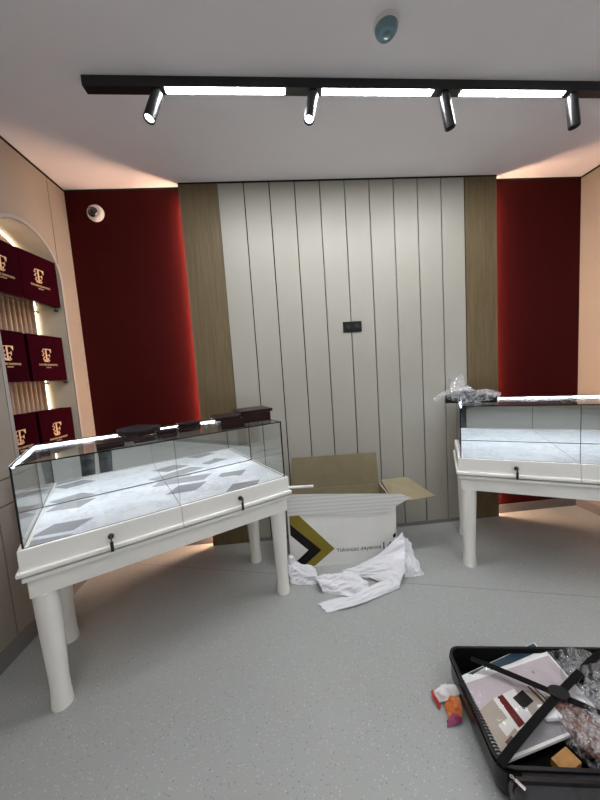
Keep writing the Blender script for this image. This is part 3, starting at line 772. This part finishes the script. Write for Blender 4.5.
sheet(mb, [[(.785, 1.985, .215), (.80, 1.99, .205), (.835, 2.02, .17)], [(.77, 1.93, .14), (.815, 1.95, .11), (.855, 1.98, .09)], [(.745, 1.88, .04), (.80, 1.875, .05), (.875, 1.91, .03)], [(.735, 1.86, .004), (.80, 1.845, .004), (.865, 1.86, .004)]], 36, 40, .016, 15, seed=5, ridged='fold')
tag(mb.build('foam_wrap', M['wrap']), 'crumpled white foam wrapping sheet spilling over the floor before the carton', 'wrapping sheet')

# ---------------------------------------------------------------- open suitcase
SA = -.155
so = Vector((.662, 1.214, 0))                                     # rear left corner
s = empty('suitcase', so, SA); tag(s, 'open black suitcase on the floor, packed with a catalogue and film bags', 'suitcase')
SW, SD, SH = .66, .418, .138
def rrect(w, d, r, n=6, inset=0):
    pts = []
    for cx, cy, a0 in ((w - r, -r, 0), (r, -r, PI / 2), (r, -d + r, PI), (w - r, -d + r, 3 * PI / 2)):
        for k in range(n + 1):
            a = a0 + PI / 2 * k / n; pts.append((cx + (r - inset) * math.cos(a), cy + (r - inset) * math.sin(a)))
    return pts
def shell(mb, h, w=SW, d=SD, r=.045, dy=0, wall=.006, zb=.004, mi=(0, 1)):
    prof = [(.030, zb), (.012, zb + .006), (.003, zb + .02), (0, zb + .045), (0, h - .012), (-.004, h - .006), (-.004, h), (wall, h), (wall, zb + .02), (.03, zb + .012)]
    n = len(rrect(w, d, r)); vs = []; fs = []; mm = []
    for ins, z in prof:
        vs += [(x, y + dy, z) for x, y in rrect(w, d, r, inset=ins)]
    for i in range(len(prof) - 1):
        for k in range(n):
            fs.append((i * n + k, i * n + (k + 1) % n, (i + 1) * n + (k + 1) % n, (i + 1) * n + k)); mm.append(mi[0] if i < 7 else mi[1])
    fs.append(tuple(range(n - 1, -1, -1))); mm.append(mi[0]); fs.append(tuple(range((len(prof) - 1) * n, len(prof) * n))); mm.append(mi[1])
    mb.add(vs, fs, mm, False)
mb = MB(); shell(mb, SH); mb.build('shell', [M['black_gloss'], M['black_fabric']], s)
mb = MB(); mb.tube([(x, y, SH - .020) for x, y in rrect(SW + .004, SD + .004, .046)], .0045, 8, closed=True, T=TR(-.002, .002, 0)); mb.build('zipper', M['black_fabric'], s)
# lid half opened towards the viewer, closed by its grey divider
mb = MB(); shell(mb, SH - .012, d=SD, dy=-SD - .016); lid = mb.build('lid', [M['black_gloss'], M['grey_lining']], s)
mb = MB(); ring = rrect(SW, SD, .045, inset=.009); mb.prism([(x, y - SD - .016) for x, y in ring], SH - .03, SH - .022); mb.build('divider', M['grey_lining'], lid)
mb = MB(); mb.box(.06, SW - .06, -SD - .020, -SD + .002, SH - .034, SH - .014, bev=.004); mb.build('hinge', M['grey_lining'], s)
mb = MB(); T = TR(.035, -SD - .035, SH - .004, 0, 0, -.9)
mb.box(-.012, .016, -.005, .005, -.004, .001, T=T, bev=.001); mb.tube([(-.012, 0, 0), (-.022, .004, 0), (-.026, 0, 0), (-.022, -.004, 0), (-.012, 0, 0)], .0016, 6, T=T); tag(mb.build('zipper_pull', M['chrome'], s), 'silver zipper pull')
def loc(p):                                                       # world -> suitcase space
    q = Vector((p[0] - so.x, p[1] - so.y, 0)); q.rotate(Euler((0, 0, -SA))); return Vector((q.x, q.y, p[2]))
def strap(a, b, z0, z1, w=.024):
    a, b = loc((a[0], a[1], 0)), loc((b[0], b[1], 0)); d = (b - a).normalized(); n = Vector((-d.y, d.x, 0)) * w / 2
    k = 12; vs = []; fs = []
    for i in range(k + 1):
        u = i / k; p = a.lerp(b, u); z = z0 + (z1 - z0) * math.sin(PI * u) ** .6
        for sgn in (-1, 1):
            for dz in (0, .003): vs.append((p.x + sgn * n.x, p.y + sgn * n.y, z + dz))
    for i in range(k):
        o = 4 * i; fs += [(o, o + 4, o + 6, o + 2), (o + 1, o + 3, o + 7, o + 5), (o, o + 1, o + 5, o + 4), (o + 2, o + 6, o + 7, o + 3)]
    fs += [(0, 2, 3, 1), (4 * k, 4 * k + 1, 4 * k + 3, 4 * k + 2)]
    mb = MB(); mb.add(vs, fs, 0, False); mb.build('strap', M['black_fabric'], s)
strap((.720, 1.135), (1.225, .700), .150, .160)
strap((.600, .806), (1.290, 1.105), .140, .163)
bx = loc((.934, .951, 0))
mb = MB(); mb.prism([(bx.x + .034 * math.cos(a), bx.y + .026 * math.sin(a)) for a in [k * 2 * PI / 20 for k in range(20)]], .164, .174); mb.build('buckle', M['black_gloss'], s)

# catalogue under a clear sleeve
O = Vector((.640, 1.080, .122)); es = Vector((.425, .062, .006)); et = Vector((-.025, -.262, .003))
def bp(sx, ty_, up=0): p = O + es * sx + et * ty_; return (p.x, p.y, p.z + up)
def slabw(mb, pts, dz, mi=0):
    m = len(pts); mb.add([(x, y, z) for x, y, z in pts] + [(x, y, z + dz) for x, y, z in pts],
        [tuple(range(m - 1, -1, -1)), tuple(range(m, 2 * m))] + [(i, (i + 1) % m, m + (i + 1) % m, m + i) for i in range(m)], mi)
cat = empty('catalog', (O.x, O.y, .10)); tag(cat, 'spiral-bound picture catalogue of a shop interior, lying in the open suitcase', 'catalogue')
cat_off = Matrix.Translation((-O.x, -O.y, -.10))
def cbuild(mb, name, mats, label=None):
    mb.v = [tuple(cat_off @ Vector(p)) for p in mb.v]; o = mb.build(name, mats, cat)
    if label: o['label'] = label
    return o
mb = MB(); slabw(mb, [bp(0, 0, -.010), bp(1, 0, -.010), bp(1, 1, -.010), bp(0, 1, -.010)], .0095); cbuild(mb, 'pages', M['paper'])
mb = MB()
P = [M['print_white'], M['lilac'], M['print_beige'], M['print_floor'], M['print_red'], M['ink'], M['print_brown'], M['paper']]
mb.add([bp(.02, 0), bp(1, 0), bp(1, 1), bp(.02, 1)], [(0, 1, 2, 3)], 7)
e = 0
def q(pts, mi):
    global e
    e += .00012; mb.add([bp(a, b, e) for a, b in pts], [tuple(range(len(pts)))], mi)
q([(.03, .06), (.985, .06), (.985, .97), (.03, .97)], 0)
q([(.03, .06), (.985, .06), (.985, .52), (.62, .46), (.44, .33), (.20, .36), (.03, .44)], 1)
q([(.03, .44), (.20, .36), (.25, .80), (.03, .95)], 2)
q([(.44, .33), (.62, .46), (.62, .80), (.44, .72)], 2)
q([(.62, .46), (.985, .52), (.985, .92), (.62, .80)], 0)
q([(.03, .97), (.03, .93), (.26, .78), (.55, .76), (.985, .92), (.985, .97)], 3)
q([(.245, .36), (.305, .35), (.345, .74), (.275, .76)], 4)
q([(.375, .43), (.505, .38), (.535, .55), (.405, .60)], 5)
q([(.565, .36), (.585, .36), (.66, .84), (.635, .84)], 6)
q([(.61, .38), (.622, .38), (.70, .86), (.685, .86)], 6)
q([(.70, .50), (.715, .50), (.77, .88), (.755, .88)], 6)
q([(.79, .56), (.86, .57), (.89, .74), (.82, .73)], 2)
q([(.12, .66), (.24, .62), (.25, .74), (.14, .80)], 0)
q([(.10, .84), (.18, .80), (.19, .86), (.12, .90)], 6)
q([(.70, .20), (.72, .20), (.72, .24), (.70, .24)], 3)
cbuild(mb, 'cover_print', P)
mb = MB()
rows_ = []
sheet(mb, [[bp(-.0, -.02, .006), bp(.35, -.02, .008), bp(.7, -.01, .008), bp(1.02, -.02, .006)], [bp(.0, .35, .009), bp(.33, .36, .006), bp(.7, .35, .010), bp(1.02, .33, .007)], [bp(.0, .7, .008), bp(.35, .7, .011), bp(.7, .68, .006), bp(1.02, .7, .01)], [bp(0, 1.02, .006), bp(.35, 1.02, .008), bp(.7, 1.02, .007), bp(1.02, 1.02, .006)]], 30, 24, .005, 9, 0, -1, 6)
cbuild(mb, 'clear_sleeve', M['film_sleeve'], 'clear plastic sleeve')
mb = MB()
for k in range(26):
    cx, cy, cz = bp(.002, (k + .5) / 26, -.004)
    mb.tube([(cx + .013 * math.cos(a), cy + .0, cz + .011 * math.sin(a)) for a in [j * 2 * PI / 12 for j in range(12)]], .0028, 6, closed=True)
cbuild(mb, 'spiral_binding', M['black'])
# second booklet beneath, sticking out at the back
mb = MB(); f2 = lambda a, b, u: (lambda p: (p.x, p.y, p.z + u))(O + Vector((.0, .018, -.012)) + es * a + et * b + Vector((0, .028 * a, 0)))
slabw(mb, [f2(.02, -.02, -.006), f2(.985, -.055, -.006), f2(.985, .8, -.006), f2(.02, .9, -.006)], .006, 0)
mb.add([f2(.36, -.026, .0006), f2(.97, -.045, .0006), f2(.97, .1, .0006), f2(.36, .1, .0006)], [(0, 1, 2, 3)], 1)
mb.add([f2(.12, -.012, .0006), f2(.34, -.020, .0006), f2(.34, -.004, .0006), f2(.16, .03, .0006)], [(0, 1, 2, 3)], 1)
tag(mb.build('booklet', [M['paper'], M['teal']]), 'white booklet with a dark teal cover, under the catalogue in the suitcase', 'booklet')
mb = MB(); slabw(mb, [f2(0, .72, -.030), f2(.7, .72, -.030), f2(.7, .985, -.030), f2(0, .985, -.030)], .022); tag(mb.build('folder', M['blue']), 'blue folder under the spiral corner of the catalogue in the suitcase', 'folder')
# things under and beside
mb = MB(); sheet(mb, [[loc_ for loc_ in ((.70, 1.16, .05), (.9, 1.15, .06), (1.1, 1.12, .06), (1.27, 1.09, .05))], [(.66, 1.0, .06), (.9, 1.0, .07), (1.1, 1.0, .065), (1.26, .95, .055)], [(.64, .84, .05), (.85, .83, .06), (1.05, .80, .055), (1.23, .74, .05)]], 40, 30, .012, 12, seed=8)
tag(mb.build('dark_clothing', M['black_fabric']), 'black cloth filling the bottom of the suitcase', 'clothing')
def pouch(name, cx, cy, cz, rx, ry, rz_, rot, mat, label, cat_, amp, fq, seed):
    nu, nv = 44, 24; vs = []; fs = []; Rm = Euler((0, 0, rot)).to_matrix()
    for i in range(nu):
        a = 2 * PI * i / nu
        for j in range(nv + 1):
            p = -PI / 2 + PI * j / nv; sg = lambda v, e_: math.copysign(abs(v) ** e_, v)
            v = Vector((rx * sg(math.cos(p), .7) * sg(math.cos(a), .75), ry * sg(math.cos(p), .7) * sg(math.sin(a), .75), rz_ * sg(math.sin(p), .8)))
            n_ = v.normalized(); qv = v * fq + Vector((seed * 5, 0, 0))
            v = v + n_ * amp * (noise.noise(qv) + .6 * (1 - 2 * abs(noise.noise(qv * 2.2))))
            v = Rm @ v; vs.append((v.x, v.y, v.z))
    for i in range(nu):
        for j in range(nv): fs.append((i * (nv + 1) + j, ((i + 1) % nu) * (nv + 1) + j, ((i + 1) % nu) * (nv + 1) + j + 1, i * (nv + 1) + j + 1))
    mb = MB(); mb.add(vs, fs, 0, True); o = mb.build(name, mat, None, (cx, cy, cz)); tag(o, label, cat_); return o
pouch('bubble_pouch', .945, .865, .128, .055, .105, .028, .25, M['copper'], 'brown bubble-wrap pouch in the suitcase, beside the catalogue', 'pouch', .010, 22, 1)
pouch('film_bag', .985, .850, .126, .115, .098, .036, .2, M['film'], 'clear crinkled film bag around the brown pouch in the suitcase', 'plastic bag', .014, 26, 2)
pouch('black_pouch', 1.120, .975, .108, .085, .065, .032, -.4, M['black_gloss'], 'glossy black bag at the right side of the suitcase', 'pouch', .014, 24, 3)
pouch('film_bag', 1.135, .985, .124, .115, .088, .034, -.35, M['film'], 'clear crinkled film bag over the glossy black bag in the suitcase', 'plastic bag', .016, 24, 4)
pouch('film_bag', 1.150, 1.105, .108, .105, .034, .030, -.15, M['film'], 'clear film bag tucked along the rear rim of the suitcase', 'plastic bag', .012, 30, 5)
mb = MB(); mb.box(-.038, .038, -.022, .022, 0, .024, bev=.002); o = mb.build('wood_block', M['wood_block'], None, (.815, .803, .100)); o.rotation_euler = (.05, 0, .30)
tag(o, 'small tan wooden block at the near edge of the suitcase', 'wood block')
mb = MB(); mb.box(-.05, .05, -.022, .022, 0, .016, bev=.003); o = mb.build('white_carton', M['paper'], None, (.885, .915, .134)); o.rotation_euler = (0, .08, -.02)
tag(o, 'small white box lying on the catalogue under the strap buckle', 'box')

# snack wrapper beside the suitcase
w = empty('snack_wrapper', (.59, 1.08, 0)); tag(w, 'crumpled white, red and orange wrapper on the floor left of the suitcase', 'wrapper')
mb = MB(); sheet(mb, [[(-.035, .055, .015), (.0, .07, .03), (.045, .06, .045)], [(-.04, .045, .035), (.0, .04, .055), (.05, .035, .065)], [(-.03, .02, .01), (.01, .015, .03), (.05, .01, .05)]], 20, 16, .008, 40, seed=9); mb.build('white_panel', M['paper'], w)
mb = MB(); sheet(mb, [[(-.046, .062, .02), (-.038, .058, .028), (-.030, .052, .02)], [(-.050, .03, .02), (-.040, .028, .035), (-.032, .026, .02)], [(-.040, .0, .006), (-.033, .002, .012), (-.026, .006, .008)]], 12, 14, .005, 40, seed=10); mb.build('red_panel', M['red_foil'], w)
mb = MB(); sheet(mb, [[(-.015, .012, .012), (.015, .018, .04), (.045, .012, .045)], [(-.022, -.02, .02), (.01, -.015, .04), (.040, -.02, .045)], [(-.030, -.052, .004), (-.005, -.045, .02), (.025, -.045, .02)]], 18, 16, .008, 40, seed=11); mb.build('orange_panel', M['orange_foil'], w)
mb = MB(); sheet(mb, [[(-.035, -.045, .012), (-.005, -.035, .028), (.03, -.03, .03)], [(-.04, -.062, .004), (-.01, -.06, .012), (.022, -.055, .012)]], 14, 8, .005, 40, seed=12); mb.build('magenta_panel', M['magenta_foil'], w)

# ---------------------------------------------------------------- the photographer, seen only in the case mirror
def skin_obj(name, chains, mat, parent, sub=2):
    """chains: lists of (point, radius); equal points are joined"""
    bm = bmesh.new(); lay = bm.verts.layers.skin.verify(); key = {}; first = None
    for ch in chains:
        prev = None
        for p, r in ch:
            k = tuple(round(v, 4) for v in p)
            if k not in key:
                v = bm.verts.new(p); v[lay].radius = (r, r) if not isinstance(r, tuple) else r; key[k] = v
                if first is None: first = v; v[lay].use_root = True
            v = key[k]
            if prev is not None and bm.edges.get((prev, v)) is None: bm.edges.new((prev, v))
            prev = v
    me = bpy.data.meshes.new(name); bm.to_mesh(me); bm.free(); me.materials.append(mat)
    o = bpy.data.objects.new(name, me); col.objects.link(o); o.parent = parent
    m = o.modifiers.new('skin', 'SKIN'); m.use_smooth_shade = True; m.branch_smoothing = .4
    s_ = o.modifiers.new('sub', 'SUBSURF'); s_.levels = sub; s_.render_levels = sub
    return o
PX, PY = .05, -.40
pr_ = empty('person', (PX, PY, 0)); tag(pr_, 'person in grey jumper and dark trousers holding a phone, mirrored in the left case', 'person')
hip = (0, 0, .93)
bodyc = [[(hip, .13), ((0, .0, 1.06), .118), ((0, -.01, 1.20), .13), ((0, -.015, 1.36), .125), ((0, -.01, 1.46), .06), ((0, .01, 1.53), .052), ((0, .02, 1.60), .078), ((0, .025, 1.68), .086), ((0, .015, 1.745), .055)]]
hands = []
for sx in (-1, 1):
    bodyc.append([(hip, .13), ((sx * .095, 0, .86), .088), ((sx * .10, .01, .50), .056), ((sx * .10, -.01, .28), .052), ((sx * .10, -.02, .09), .036), ((sx * .10, .03, .04), .036), ((sx * .11, .14, .025), .028)])
    sh = (sx * .17, -.015, 1.40); wr = (sx * .075 - .05 * (1 if True else 0) + .05, .27, 1.345)
    bodyc.append([((0, -.015, 1.36), .125), (sh, .058), ((sx * .215, .02, 1.13), .042), (wr, .027), ((sx * .068, .315, 1.365), .026)])
    palm = (sx * .068, .315, 1.365)
    for f_ in range(4):
        z = 1.375 + .019 * f_ - .02; ln = (.060, .070, .068, .055)[f_]
        bodyc.append([(palm, .026), ((sx * .064, .338, z), .010), ((sx * .060, .338 + ln * .6, z + .004), .0085), ((sx * .046, .338 + ln * .75, z + .004), .0075)])
    bodyc.append([(palm, .026), ((sx * .056, .318, 1.392), .0105), ((sx * .038, .336, 1.405), .009), ((sx * .024, .346, 1.408), .008)])
body = skin_obj('body', bodyc, M['skin'], pr_)
mb = MB(); mb.lathe([(.001, .022), (.010, .012), (.013, 0)], 12, T=TR(0, .105, 1.655, -PI / 2 + .5)); mb.build('nose', M['skin'], pr_)
for sx in (-1, 1):
    mb = MB(); mb.lathe([(.012, -.002), (.012, .004), (.006, .009)], 14, T=TR(sx * .032, .098, 1.685, -PI / 2)); mb.build('eye', M['white_plastic'], pr_)
    mb = MB(); mb.lathe([(.026, -.004), (.028, .004), (.018, .008)], 14, T=TR(sx * .084, .02, 1.665, 0, sx * PI / 2, 0)); mb.build('ear', M['skin'], pr_)
mb = MB(); mb.box(-.024, .024, .095, .104, 1.612, 1.622, bev=.003); mb.build('mouth', M['red_foil'], pr_)
mb = MB(); mb.lathe([(.098, 0), (.100, .03), (.094, .06), (.075, .092), (.045, .112), (.005, .118)], 24, T=TR(0, .005, 1.685, .25)); mb.build('hair', M['hair'], pr_)
trc = [[(hip, .142), ((0, 0, 1.0), .138)]]
for sx in (-1, 1): trc.append([(hip, .142), ((sx * .098, 0, .84), .102), ((sx * .105, .01, .50), .080), ((sx * .105, -.01, .28), .076), ((sx * .105, -.015, .07), .070)])
skin_obj('trousers', trc, M['trousers'], pr_)
jc = [[((0, 0, .96), .150), ((0, 0, 1.10), .140), ((0, -.01, 1.22), .145), ((0, -.015, 1.36), .138), ((0, -.008, 1.44), .075)]]
for sx in (-1, 1): jc.append([((0, -.015, 1.36), .138), ((sx * .17, -.015, 1.40), .072), ((sx * .215, .02, 1.13), .056), ((sx * .085, .25, 1.333), .040)])
skin_obj('jumper', jc, M['jumper'], pr_)
for sx in (-1, 1):
    skin_obj('shoe', [[((sx * .103, -.06, .045), .044), ((sx * .104, .03, .045), .046), ((sx * .110, .12, .036), .042), ((sx * .113, .17, .030), .034)]], M['black'], pr_)
ph = empty('phone', (0, -.014, 1.395)); tag(ph, 'black phone held up by the person behind the viewpoint', 'phone')
mb = MB(); mb.box(-.078, .078, -.006, .002, -.037, .037, bev=.002, T=TR(0, 0, 0)); mb.build('phone_body', M['black_gloss'], ph)

# ---------------------------------------------------------------- camera, world, render look
cam = bpy.data.cameras.new('camera'); co = bpy.data.objects.new('camera', cam); col.objects.link(co)
rot = Matrix([[0.994927, 0.07385, -0.068318], [-0.074755, 0.088226, -0.993291], [-0.067327, 0.993359, 0.093299]])
co.matrix_world = Matrix.Translation((0, 0, 1.3950)) @ rot.to_4x4()
cam.sensor_fit = 'VERTICAL'; cam.sensor_height = 24; cam.lens = 9.2655; cam.clip_start = .01
sc.camera = co
w = bpy.data.worlds.new('world'); sc.world = w; w.use_nodes = True
w.node_tree.nodes['Background'].inputs[0].default_value = (.02, .02, .02, 1)
sc.view_settings.view_transform = 'Standard'; sc.view_settings.look = 'None'; sc.view_settings.gamma = 1
sc.view_settings.use_curve_mapping = False; sc.view_settings.exposure = 0.55
cy = sc.cycles
cy.use_denoising = True; cy.max_bounces = 12; cy.diffuse_bounces = 5; cy.glossy_bounces = 6; cy.transparent_max_bounces = 40; cy.transmission_bounces = 8
cy.sample_clamp_indirect = 80; cy.caustics_reflective = True; cy.blur_glossy = .3
